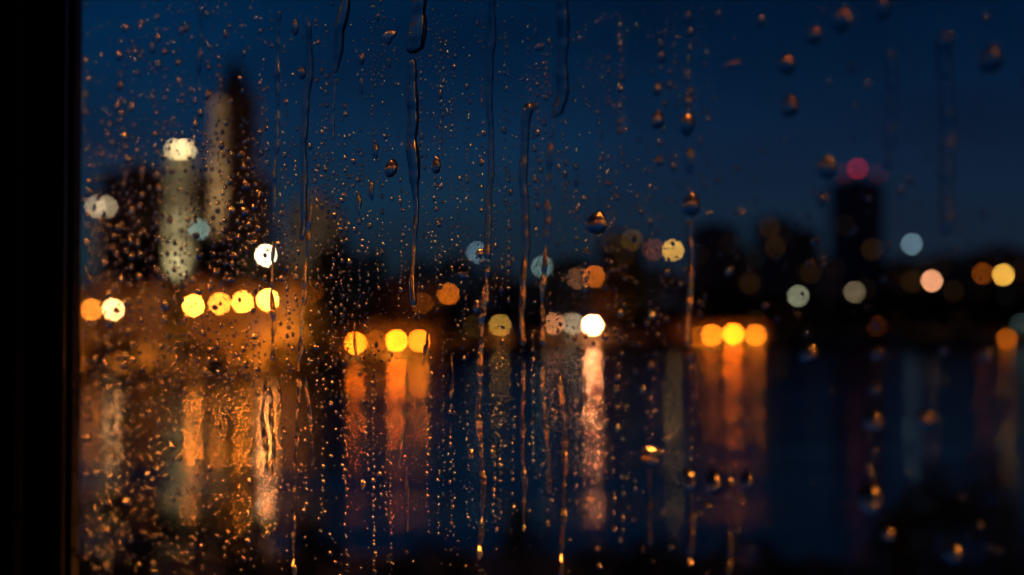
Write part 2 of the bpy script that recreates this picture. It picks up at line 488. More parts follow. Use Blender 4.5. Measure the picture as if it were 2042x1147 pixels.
def added_embankment(px0, px1, pytop, d, label):  # invented walls that catch lamp glow around the quay
    a, b = at(px0, pytop, d), at(px1, pytop, d); cx = (a.x + b.x)/2; w = b.x - a.x
    gz = min(ground_z(a.x, d), ground_z(b.x, d)) - .4; h = a.z - gz
    root = empty('added_embankment', (cx, d, gz)); tag(root, label, 'wall', 'walls added to catch glow behind the quay lamps')
    MB().box(-w/2, w/2, 0, 1.2, 0, h).build('wall_face', M['added_wall'], root)
    MB().box(-w/2-.1, w/2+.1, -.12, 1.3, h+.002, h+.3).build('coping', M['quay'], root)
    n = max(3, int(w/5)); bm = MB().box(-.45, .45, -.35, .0, 0, h - .01).mesh('pier', M['quay'])
    for k in range(n):
        o = link('pier', bm, root); o.location = (-w/2 + .6 + (w-1.2)*k/(n-1), -.002, 0)
M['added_wall'] = mat_principled('added_wall_stone', (0.36, 0.31, 0.25), 0.85, 0.4, 0.22)
added_embankment(628, 872, 656, 293, 'added stone wall catching orange glow behind the central quay lamps')
added_embankment(1275, 1532, 648, 455, 'added stone wall catching orange glow behind the orange trio')
added_embankment(1085, 1228, 668, 474, 'low added stone wall catching glow behind the three close middle lamps')
# terraced houses on the promenade, washed by the sodium lamps
houses = [(-60, 70, 575, 236, 'plaster', 'tile', 'gabled house by the shore behind the window frame'),
          (84, 172, 566, 238, 'plaster_pale', 'slate', 'pale gabled house cut off by the window frame'),
          (176, 262, 552, 240, 'plaster', 'tile', 'gabled house behind the blazing lamp near the frame'),
          (268, 352, 562, 239, 'plaster_pale', 'slate', 'pale gabled house between the blazing lamp and the row of four'),
          (358, 446, 553, 241, 'plaster', 'tile', 'gabled house behind the first lamps of the row of four'),
          (452, 530, 560, 240, 'plaster', 'slate', 'slate roofed house behind the third lamp of the row'),
          (536, 616, 555, 243, 'plaster_pale', 'tile', 'last gabled house of the terrace, nearest the central quay')]
for i, (a, b, t, d, wl_, rf_, lab) in enumerate(houses):
    block('terraced_house', a, b, t, d, 9, M[wl_], M[rf_], lab, roofkind='gable', cols=3, rows=3, lit=.08, group='gabled houses on the promenade', cat='house', seed=20+i)
block('riverside_hall', 735, 872, 566, 385, 14, M['plaster'], M['slate'], 'long low hall washed dim orange behind the central quay', cols=8, rows=2, lit=.0, cat='hall', seed=31)
block('brick_block', 198, 328, 345, 318, 18, M['brick'], M['slate'], 'broad dark brick block between window frame and white tower', cols=7, rows=11, lit=.05, seed=33)
block('brick_block', 388, 520, 350, 326, 18, M['brick'], M['slate'], 'dark brick block at the foot of the spired tower', cols=7, rows=11, lit=.03, seed=34)
block('gabled_block', 578, 664, 388, 330, 16, M['plaster_pale'], M['tile'], 'dim beige gabled block after the spired tower', roofkind='gable', cols=4, rows=9, lit=.06, seed=35)

SKY = [(1384, 1476, 452, 600, 'concrete', 7, 9, .10, 'flat dark block, first of the skyline beside the ochre mast lamp'),
       (1514, 1588, 440, 640, 'concrete', 6, 10, .10, 'tallest dark slab just before the high-rise'),
       (1590, 1634, 462, 650, 'brick', 4, 8, .14, 'narrow dark block joined to the tall slab'),
       (1478, 1512, 500, 580, 'brick', 3, 6, .16, 'low dark block in the gap of the skyline'),
       (1636, 1672, 520, 600, 'concrete', 4, 5, .16, 'small dark block at the foot of the high-rise'),
       (1772, 1850, 522, 620, 'brick', 6, 5, .14, 'low dark block right after the high-rise'),
       (1856, 1944, 514, 640, 'concrete', 7, 5, .12, 'wide low dark block behind the peach lamp'),
       (1950, 2075, 500, 600, 'brick', 8, 6, .14, 'dark block at the end of the skyline behind the amber lamp'),
       (1196, 1286, 470, 600, 'concrete', 6, 7, .10, 'dark block rising behind the trees of the middle shore')]
for i, (a, b, t, d, wl_, c, r_, lt, lab) in enumerate(SKY):
    block('skyline_block', a, b, t, d, 16, M[wl_], M['slate'], lab, cols=c, rows=r_, lit=lt, ww=2.0, wh=2.0, group='blocks of the far skyline', seed=50+i)

def high_rise():
    d = 700
    root = block('high_rise', 1674, 1762, 362, d, 22, M['concrete'], M['slate'], 'dark slender high-rise with a red beacon on its roof', cols=6, rows=18, lit=.05, ww=2.2, wh=2.2, cat='tower', seed=77)
    top = at(1718, 333, d)
    h = top.z - root.location.z; hb = at(1718, 362, d).z - root.location.z
    MB().taper(0, 8, hb+.5, .5, h-1, .2).build('mast', M['metal'], root)
    for dx, z, v in ((top.x - root.location.x, h, .13), (at(1684, 346, d).x - root.location.x, at(1684, 346, d).z - root.location.z, .015), (at(1752, 347, d).x - root.location.x, at(1752, 347, d).z - root.location.z, .012)):
        r = globe_of(d, 3.2)
        vs, fs = ico(r, 1)
        y = 8 if v > .1 else .5
        b = MB().add([(x + dx, y_ + y, zz + z) for x, y_, zz in vs], fs).build('beacon', mat_emit('beacon_red', RED, v*(CO/3.2)**2), root)
        if v < .1: MB().taper(dx, y, hb+.4, .15, z - r, .1).build('beacon_post', M['metal'], root)
high_rise()

def spire_tower():
    d = 300
    c = at(460, 190, d); gz = ground_z(c.x, d) - .3
    root = empty('spired_tower', (c.x, d + 5, gz), math.radians(29))
    tag(root, 'tall stone tower with stepped crown and pointed spire, one side floodlit', 'tower')
    zz = lambda py: at(460, py, d).z - gz
    w = 7.4
    MB().box(-w/2, w/2, -w/2, w/2, 0, zz(205)).build('shaft', M['stone'], root)
    for z in (zz(420), zz(330), zz(205)):
        MB().box(-w/2-.3, w/2+.3, -w/2-.3, w/2+.3, z, z+.7).build('cornice', M['stone'], root)
    b = MB().box(-w*.36, w*.36, -w*.36, w*.36, zz(205)+.7, zz(172)).build('belfry', M['stone'], root)
    MB().taper(0, 0, zz(172), w*.46, zz(100), .1, 8, rot=math.pi/8).build('spire', M['slate'], root)
    for sx_ in (-1, 1):
        for sy_ in (-1, 1):
            MB().taper(sx_*w*.43, sy_*w*.43, zz(205)+.7, .55, zz(168), .05, 6).build('pinnacle', M['stone'], root)
    om = MB().box(-.55, .55, -.05, .05, 0, 3.6).mesh('opening', M['glass_dark'])
    for z in (zz(250), zz(300), zz(380), zz(450)):
        for x in (-1.6, 1.6):
            o = link('opening', om, root); o.location = (x, -w/2-.03, z)
            o = link('opening', om, root); o.location = (-w/2-.03, x, z); o.rotation_euler = (0, 0, math.pi/2)
    return root
spire_tower()

def white_tower():
    d = 285
    c = at(356, 310, d); gz = ground_z(c.x, d) - .3
    root = empty('white_tower', (c.x, d + 3, gz))
    tag(root, 'floodlit white rendered tower with a double lantern on top', 'tower')
    h = c.z - gz
    MB().taper(0, 0, 0, 2.85, h, 2.7, 8, rot=math.pi/8).build('shaft', M['white_render'], root)
    for f_ in (.30, .52, .74): MB().taper(0, 0, h*f_, 3.05, h*f_ + .5, 3.05, 8, rot=math.pi/8).build('string_course', M['plaster'], root)
    MB().taper(0, 0, h+.003, 3.25, h+.6, 3.25, 8, rot=math.pi/8).build('cornice', M['plaster_pale'], root)
    om = MB().box(-.55, .55, -.04, .04, 0, 2.6).mesh('window', M['glass_dark'])
    for k in range(6):
        o = link('window', om, root); o.location = (0, -2.66, 6 + k * (h-8)/6)
    r = globe_of(d, 3.4)
    for px in (346, 357, 369):
        p = at(px, 297, d)
        vs, fs = ico(r*.95, 1)
        MB().add([(x + p.x - c.x, y_ - 2.0, z + p.z - gz) for x, y_, z in vs], fs).build('lantern', mat_emit('lantern_glow', (1.0, .70, .30), .62*(CO/3.4)**2), root)
    MB().box(-1.6, 1.6, -2.2, -1.8, h+.603, h+.75).build('lantern_bracket', M['metal'], root)
    return root
white_tower()

def floodlight(px, py, d, target, energy, col, label, size=28):
    p = at(px, py, d); gz = ground_z(p.x, d)
    root = empty('floodlight', (p.x, d, gz)); tag(root, label, 'floodlight', 'floodlights at the foot of the towers')
    MB().box(-.4, .4, -.25, .25, 0, .3).build('base', M['metal'], root)
    MB().taper(0, 0, .3, .08, .8, .08).build('stand', M['metal'], root)
    hd = MB().taper(0, 0, .75, .35, 1.35, .45, 10).build('head', M['metal'], root)
    ld = bpy.data.lights.new('flood_beam', 'SPOT'); ld.energy = energy; ld.color = col
    ld.spot_size = math.radians(size); ld.spot_blend = .5; ld.shadow_soft_size = .3
    lo = bpy.data.objects.new('flood_beam', ld); COL.objects.link(lo); lo.parent = root
    lo.location = (0, 0, 1.6)
    dv = Vector(target) - (Vector((p.x, d, gz + 1.6)))
    lo.rotation_euler = dv.to_track_quat('-Z', 'Y').to_euler()
floodlight(322, 640, 279, at(357, 390, 285), 55000, (1, .80, .42), 'small floodlight aimed up at the white tower', 34)
floodlight(336, 640, 305, at(425, 270, 301), 360000, (1, .62, .28), 'small floodlight aimed at one side of the spired tower', 26)
floodlight(600, 640, 300, at(605, 480, 330), 6000, (1, .70, .40), 'small floodlight aimed at the beige gabled block', 45)

# ------------------------------------------------------------------ trees
def crown_mesh(seed, n, mat, leaf=0.5, clumps=26):
    r = np.random.default_rng(seed)
    cs = []
    for i in range(clumps):
        a = r.uniform(0, 2*np.pi); z = r.uniform(-.85, 1.0); rr = np.sqrt(max(0, 1 - (z*.92)**2)) * r.uniform(.45, .95)
        cs.append((np.cos(a)*rr, np.sin(a)*rr, z, r.uniform(.16, .38)))
    cs = np.array(cs)
    k = r.integers(0, clumps, n)
    off = r.normal(size=(n, 3)); off /= np.linalg.norm(off, axis=1)[:, None]
    c = cs[k, :3] + off * (cs[k, 3] * r.uniform(.5, 1.05, n))[:, None]
    u = r.normal(size=(n, 3)); u /= np.linalg.norm(u, axis=1)[:, None]
    t = r.normal(size=(n, 3)); w = np.cross(u, t); w /= np.linalg.norm(w, axis=1)[:, None]
    s = (leaf * r.uniform(.6, 1.3, n))[:, None]
    v = np.empty((n, 4, 3)); v[:, 0] = c - u*s; v[:, 1] = c + w*s*.45; v[:, 2] = c + u*s; v[:, 3] = c - w*s*.45
    me = bpy.data.meshes.new('crown')
    me.from_pydata(v.reshape(-1, 3).tolist(), [], (np.arange(n*4).reshape(-1, 4)).tolist())
    me.materials.append(mat); me.update()
    return me
def trunk_mesh(seed):
    r = random.Random(seed); mb = MB()
    mb.limb((0, 0, 0), (.02, 0, .38), .05, .035, 8); mb.limb((.02, 0, .37), (0, .02, .85), .035, .012, 7)
    for i in range(6):
        a = r.uniform(0, 6.28); z = r.uniform(.3, .62)
        mb.limb((.015, .01, z), (math.cos(a)*.25, math.sin(a)*.25, z + r.uniform(.12, .26)), .018, .005, 5)
    return mb.mesh('trunk', M['bark'])
CROWNS = [crown_mesh(i, 3000, M['leaf_a' if i != 2 else 'leaf_b'], .085, 40) for i in range(4)]
TRUNKS = [trunk_mesh(i) for i in range(4)]
def tree(px, pytop, d, wpx, label, group='trees along the far shore', k=0):
    p = at(px, pytop, d); gz = ground_z(p.x, d); h = p.z - gz; w = wpx / F * d
    root = empty('tree', (p.x, d, gz), k*1.3); tag(root, label, 'tree', group)
    t = link('trunk', TRUNKS[k % 4], root); t.scale = (h*.6, h*.6, h)
    c = link('crown', CROWNS[k % 4], root); c.location = (0, 0, h*.60); c.scale = (w/2, w/2, h*.40)
TREES = [
 (628, 545, 236, 74, 'dark tree at the end wall of the last gabled house'),
 (352, 560, 233, 40, 'slim dark tree in the gap between two gabled houses'),
 (1858, 577, 468, 92, 'tall dark tree added below the peach lamp to block its reflection'),  # added to keep the lamp's streak off the lake
 (2001, 568, 468, 92, 'tall dark tree added below the end amber lamp to block its reflection'),  # added to stop the amber lamp mirroring in the water
 (1591, 606, 462, 80, 'dark tree added below the greenish lamp to block its reflection'),  # added so the greenish lamp casts no streak
 (1704, 600, 466, 90, 'dark tree right below the tan lamp'),
 (292, 470, 262, 78, 'dark tree in front of the broad brick block'),
 (240, 500, 258, 70, 'smaller dark tree before the brick block near the frame'),
 (470, 480, 262, 90, 'bushy dark tree below the spired tower'),
 (415, 505, 256, 70, 'low dark tree right of the white tower foot'),
 (560, 520, 262, 70, 'dark tree under the beige gabled block'),
 (668, 470, 300, 95, 'broad dark tree closing the view after the beige block'),
 (735, 515, 330, 95, 'dark tree at the start of the orange hall'),
 (690, 600, 292, 80, 'low round tree behind the first central quay lamps'),
 (800, 618, 300, 100, 'low dark tree in front of the orange hall'),
 (880, 610, 315, 100, 'low dark tree at the end of the orange hall'),
 (835, 528, 410, 80, 'dark tree rising behind the orange hall'),
 (905, 520, 430, 110, 'dark tree below the pale blue mast lamp'),
 (985, 545, 440, 110, 'round dark tree between the two pale mast lamps'),
 (1055, 560, 450, 110, 'dark tree under the blue-green mast lamp'),
 (930, 630, 370, 110, 'low tree by the water before the ochre lamp'),
 (1130, 520, 520, 120, 'dark tree behind the salmon lamp'),
 (1230, 520, 500, 110, 'dark tree behind the high orange lamp'),
 (1060, 630, 420, 90, 'low tree just before the three close middle lamps'),
 (1300, 540, 480, 120, 'large dark tree under the ochre mast lamp'),
 (1290, 620, 440, 110, 'low tree glowing brown beside the faint lead lamp of the trio'),
 (1370, 560, 500, 100, 'dark tree behind the orange trio'),
 (1450, 575, 500, 120, 'wide dark tree right behind the yellow lamp of the trio'),
 (1545, 590, 490, 120, 'dark tree after the last lamp of the trio'),
 (1640, 600, 490, 120, 'dark tree below the narrow block of the skyline'),
 (1735, 595, 500, 120, 'dark tree below the high-rise'),
 (1800, 580, 520, 110, 'dark tree under the ice blue mast lamp'),
 (1905, 590, 500, 120, 'dark tree between the peach lamp and the amber lamp'),
 (2010, 600, 490, 120, 'dark tree at the end of the shore in view'),
]
for i, (a, b, d, w, lab) in enumerate(TREES):
    tree(a, b, d, w, lab, k=i)

WS = [crown_mesh(60+i, 2200, M['leaf_a'], .13, 34) for i in range(2)]
def quay_shrub(px, hgt, wpx, label, k):
    d = shore_d(px) + 2.6; x = (px - W/2) / F * d; gz = ground_z(x, d); w = wpx / F * d
    root = empty('quay_shrub', (x, d, gz), k*.9); tag(root, label, 'shrub', 'shrubs along the far quay')
    t = link('trunk', TRUNKS[k % 4], root); t.scale = (hgt*.5, hgt*.5, hgt*.8)
    c = link('crown', WS[k % 2], root); c.location = (0, 0, hgt*.5); c.scale = (w/2, 1.3, hgt*.5)
QS = [(195, 2.0, 'by the frame below the blazing lamp'), (255, 2.4, 'after the blazing lamp'), (318, 1.9, 'between blazing lamp and row of four'), (375, 2.3, 'below the first lamp of the row of four'),
      (432, 1.8, 'below the second lamp of the row'), (490, 2.2, 'below the third lamp of the row'), (548, 1.9, 'below the last lamp of the row'), (600, 2.3, 'at the end of the terrace'), (648, 1.7, 'just before the central quay lamps'),
      (905, 1.6, 'after the central quay lamps'), (965, 2.0, 'below the very faint ochre lamp'), (1040, 1.8, 'before the three close middle lamps'), (1250, 2.2, 'after the blinding white lamp'), (1320, 2.0, 'halfway to the orange trio'),
      (1580, 2.4, 'after the orange trio'), (1660, 2.0, 'before the high-rise'), (1745, 2.5, 'under the high-rise'), (1830, 2.1, 'under the ice blue lamp'), (1920, 2.4, 'after the peach lamp')]
for i, (px_, hg, lab) in enumerate(QS):
    quay_shrub(px_, hg + (1.4 if px_ < 660 else .3), 84 if px_ < 660 else 66, 'low dark shrub on the far quay, ' + lab, i)

# near bank: shrubs and the tree at the lower corner
SHRUB = [crown_mesh(40+i, 2600, M['leaf_a'], .06, 34) for i in range(2)]
def shrub(px, pytop, d, wpx, label, k=0, name='shrub', cat='shrub'):
    p = at(px, pytop, d); gz = near_z(d) - .1; h = p.z - gz; w = wpx / F * d
    root = empty(name, (p.x, d, gz), k); tag(root, label, cat, 'shrubs on the near bank')
    t = link('trunk', TRUNKS[k % 4], root); t.scale = (h*.5, h*.5, h*.8)
    c = link('crown', SHRUB[k % 2], root); c.location = (0, 0, h*.52); c.scale = (w/2, w/2, h*.52)
NEAR = [(190, 1005, 30, 250, 'dark shrub in the lower corner by the window frame'),
        (385, 1015, 28, 290, 'dark shrub below the amber reflections near the frame'),
        (560, 1050, 30, 260, 'dark shrub below the first central reflection'),
        (860, 1098, 30, 260, 'low dark shrub at the bottom below the central reflections'),
        (1045, 1030, 27, 130, 'pointed dark shrub at the bottom before the pink reflection'),
        (1190, 1105, 31, 240, 'low dark shrub under the pink reflection'),
        (1400, 1118, 32, 260, 'low dark shrub under the trio reflections'),
        (1310, 1082, 31, 150, 'ragged dark shrub just before the trio reflections'),
        (1490, 1090, 30, 190, 'ragged dark shrub below the far side of the trio reflections'),
        (1625, 1118, 31, 170, 'low dark shrub in the empty water corner'),
        (1800, 1045, 28, 200, 'dark shrub leading up to the corner tree')]
for i, (a, b, d, w, lab) in enumerate(NEAR):
    shrub(a, b, d, w, lab, i)
shrub(1935, 945, 26, 330, 'big dark leafy tree filling the lower corner opposite the frame', 1, 'corner_tree', 'tree')

# ------------------------------------------------------------------ the room and the window
FOC_X, SPAN = 780.0, 2400.0           # the pane is in focus at this column; its vanishing column lies SPAN pixels before it
VX = FOC_X - SPAN
cpl = SPAN / 2.0                       # 1/depth = (px - VX) / cpl
nx_, ny_ = F, (W/2 - VX)
nl = math.hypot(nx_, ny_)
N = Vector((nx_/nl, ny_/nl, 0)); T = Vector((N.y, -N.x, 0)); DIST = cpl / nl
RW = Matrix(((T.x, N.x, 0), (T.y, N.y, 0), (0, 0, 1)))
def on_glass(px, py, off=0.0):
    d = ray(px, py)
    k = (DIST + off) / d.dot(N)
    return Vector((0, 0, CAM_Z)) + d * k
def uv(px, py, off=0.0):
    p = on_glass(px, py, off); return p.dot(T), p.z
def U(px, off=0.0): return uv(px, HOR, off)[0]
def zdepth(px): return cpl / (px - VX)
def lateral(px): return abs(U(px + .5) - U(px - .5))      # metres along the pane per photograph pixel

win = empty('window', (N.x*DIST, N.y*DIST, CAM_Z))
win.matrix_world = Matrix.Translation(N*DIST + Vector((0, 0, CAM_Z))) @ RW.to_4x4()
tag(win, 'dark framed casement window streaming with rain', 'window')
uL = U(160); uR = uL + 1.0; vB, vT = -.62, .66
MB().box(uL - .012, uR + .012, -.0045, -.0005, vB - .012, vT + .012).build('pane', M['pane'], win)
def stile(name, pts, mat):
    prof = [(U(px, off), off) for px, off in pts]
    return MB().prism(prof, vB - .10, vT + .10).build(name, mat, win)
# profile points: (column in the photograph, offset from the pane towards the room), from the pane outwards
stile('glazing_bead', [(160, -.0052), (131, -.0052), (131, -.016), (146, -.016)][::-1], M['gasket'])
stile('sash_stile', [(130.5, .0), (60, .0), (60, -.026), (86, -.026), (122, -.022)][::-1], M['frame'])
stile('frame_jamb', [(59, .003), (-160, .003), (-160, -.062), (30, -.062), (46, -.056)][::-1], M['frame'])
stile('outer_rebate', [(112, .004), (112, .03), (-200, .03), (-200, .004)], M['frame'])
MB().box(uR, uR + .06, -.03, .01, vB - .1, vT + .1).build('sash_stile', M['frame'], win)
MB().box(uL + .001, uR - .001, -.03, .01, vB - .1, vB - .0).build('bottom_rail', M['frame'], win)
MB().box(uL + .001, uR - .001, -.03, .01, vT, vT + .1).build('top_rail', M['frame'], win)

# the house wall with the opening, and the dark room behind the camera, in the window's own axes
oL, oR, oB, oT = U(-120), uR + .055, vB - .09, vT + .09
def local(name, mb, mat, label):
    o = mb.build(name, mat); o.matrix_world = win.matrix_world.copy()
    tag(o, label, 'wall' if 'wall' in name else name, kind='structure'); return o
fw = MB()
fw.box(-6, oL, -.20, .02, -6.2, 5).box(oR, 7, -.20, .02, -6.2, 5).box(oL, oR, -.20, .02, -6.2, oB).box(oL, oR, -.20, .02, oT, 5)
local('wall_window', fw, M['room'], 'thick house wall with the window opening')
local('wall_left', MB().box(-1.8, -1.7, -4, -.204, -1.5, 1.2), M['room'], 'side wall of the unlit room')
local('wall_right', MB().box(2.6, 2.7, -4, -.204, -1.5, 1.2), M['room'], 'other side wall of the unlit room')
local('wall_back', MB().box(-1.8, 2.7, -4.1, -4.003, -1.5, 1.2), M['room'], 'back wall of the unlit room')
local('floor', MB().box(-1.8, 2.7, -4.1, -.204, -1.6, -1.503), M['floor'], 'boarded floor of the unlit room')
local('ceiling', MB().box(-1.8, 2.7, -4.1, -.204, 1.203, 1.3), M['room'], 'ceiling of the unlit room')

# ------------------------------------------------------------------ rain on the pane
def cap_arrays(nseg, nring, h, lobes=(), skew=0.0):
    """a bead of water: dome over a flat base, unit half-width, local y outwards; returns vertices, faces, number of dome faces"""
    R = (1 + h*h) / (2*h)
    vs = [(0, h, 0)]; fs = []
    for i in range(1, nring + 1):
        s = math.sin(i / nring * math.pi / 2)
        y = max(0.0, math.sqrt(max(0, R*R - s*s)) - (R - h)) if i < nring else 0.0
        for j in range(nseg):
            a = 2*math.pi*j/nseg
            k = 1 + sum(am * math.cos(m*a + ph) for m, am, ph in lobes)
            x, z = s*k*math.cos(a), s*k*math.sin(a)
            vs.append((x*(1 - skew*z), y*(1 - .5*skew*z), z))
    for j in range(nseg):
        fs.append((0, 1 + (j+1) % nseg, 1 + j))
    for i in range(nring - 1):
        for j in range(nseg):
            a, b = 1 + i*nseg + j, 1 + i*nseg + (j+1) % nseg
            fs.append((a, b, b + nseg, a + nseg))
    nd = len(fs)
    base = len(vs)
    vs += [vs[1 + (nring-1)*nseg + j] for j in range(nseg)]
    fs.append(tuple(base + j for j in range(nseg)))
    return vs, fs, nd
def water_mesh(name, vs, fs, smooth):
    me = bpy.data.meshes.new(name); me.from_pydata(vs, [], fs)
    me.polygons.foreach_set('use_smooth', smooth); me.materials.append(M['drop']); me.update()
    return me
def orient(fs_ok): return fs_ok

SIDE = []
for k in range(8):
    r = random.Random(100 + k)
    vs, fs, nd = cap_arrays(18, 7, r.uniform(.42, .6), [(2, r.uniform(0, .10), r.uniform(0, 6)), (3, r.uniform(0, .09), r.uniform(0, 6)), (5, r.uniform(0, .04), r.uniform(0, 6))], r.uniform(.0, .22))
    SIDE.append(water_mesh('raindrop', vs, fs, [i < nd for i in range(len(fs))]))
SMEAR = []
for k in range(5):
    r = random.Random(200 + k)
    vs, fs, nd = cap_arrays(26, 7, r.uniform(.34, .5), [(2, r.uniform(.1, .22), r.uniform(0, 6)), (3, r.uniform(.1, .2), r.uniform(0, 6)), (4, r.uniform(.05, .13), r.uniform(0, 6)), (7, r.uniform(0, .06), r.uniform(0, 6))], r.uniform(.0, .25))
    SMEAR.append(water_mesh('raindrop', vs, fs, [i < nd for i in range(len(fs))]))

taken = {}
CELL = 24
def free(px, py, r):
    c = (int(px // CELL), int(py // CELL))
    for i in range(c[0]-2, c[0]+3):
        for j in range(c[1]-2, c[1]+3):
            for (x, y, q) in taken.get((i, j), ()):
                if (x-px)**2 + (y-py)**2 < (q + r)**2 * .9: return False
    return True
def take(px, py, r): taken.setdefault((int(px // CELL), int(py // CELL)), []).append((px, py, r))

LIFT = .00015
def drop(px, py, wpx, hpx, label, mesh=None, group=None, k=0, bulge=1.0, name='raindrop'):
    z = zdepth(px) / F
    if wpx > 18 and px > 1250: wpx, hpx = wpx*.88, hpx*.9
    a = wpx / 2 * lateral(px); b = hpx / 2 * z
    o = link(name, mesh or SIDE[k % 8])
    m = min(a, b)
    o.matrix_world = Matrix.Translation(on_glass(px, py, LIFT)) @ RW.to_4x4() @ Matrix.Diagonal((a, m*1.05*bulge, b, 1))
    tag(o, label, 'raindrop', group)
    take(px, py, max(wpx, hpx)/2)
    return o

def rivulet(pts, label, seed, bulge=.34, wob=.09, step=5.0):
    """a run of water down the pane: half-round section swept along (column, row, width) points"""
    r = random.Random(seed)
    ys = np.array([p[1] for p in pts], float); xs = np.array([p[0] for p in pts], float); ws = np.array([p[2] for p in pts], float)
    n = max(6, int((ys[-1] - ys[0]) / step)); q = 10
    yy = np.linspace(ys[0], ys[-1], n)
    ph = [r.uniform(0, 6.28) for _ in range(6)]
    vs = []; fs = []; sm = []
    secs = []
    for i, y in enumerate(yy):
        x = float(np.interp(y, ys, xs)) + 2.6*math.sin(y/83 + ph[2]) + 1.8*math.sin(y/37 + ph[0]) + 1.0*math.sin(y/15 + ph[1]) + r.uniform(-.25, .25)
        w = float(np.interp(y, ys, ws)) * (1.12 if step > 4 else .88) * (1 + wob*(math.sin(y/19 + ph[2]) + .7*math.sin(y/8.3 + ph[3]) + .5*math.sin(y/4.7 + ph[4])))
        end = min(i, n-1-i)
        if end < 2: w *= (.35, .8)[end]
        g = on_glass(x, y, LIFT); lw = w/2 * lateral(x)
        secs.append((g, lw, lw * bulge * 2 * (1 + wob*.8*math.sin(y/11 + ph[5]))))
        if i % 2 == 0: take(x, y, w/2 + 3.5)
    for g, lw, hh in secs:
        for j in range(q + 1):
            t = math.pi * j / q
            p = g + T * (-math.cos(t) * lw) + N * (math.sin(t)**.9 * hh if 0 < j < q else 0)
            vs.append(tuple(p))
    m = q + 1
    for i in range(n - 1):
        for j in range(q):
            fs.append((i*m+j, i*m+j+1, (i+1)*m+j+1, (i+1)*m+j)); sm.append(True)
    fs.append(tuple(range(m))); sm.append(False)
    fs.append(tuple((n-1)*m + j for j in range(q, -1, -1))); sm.append(False)
    b0 = len(vs)
    for g, lw, hh in secs: vs += [tuple(g - T*lw), tuple(g + T*lw)]
    for i in range(n-1):
        fs.append((b0+2*i, b0+2*i+2, b0+2*i+3, b0+2*i+1)); sm.append(False)
    me = bpy.data.meshes.new('rivulet'); me.from_pydata(vs, [], fs)
    bm = bmesh.new(); bm.from_mesh(me)
    # the dome turns its normals outwards, the base towards the pane
    for f in bm.faces:
        f.normal_update()
        d = f.normal.dot(N)
        want = 1 if f.smooth or len(f.verts) > 4 else -1
    bm.free()
    me.polygons.foreach_set('use_smooth', sm); me.materials.append(M['drop']); me.update()
    o = link('rivulet', me); tag(o, label, 'rivulet', 'runs of rainwater down the pane')
    return o

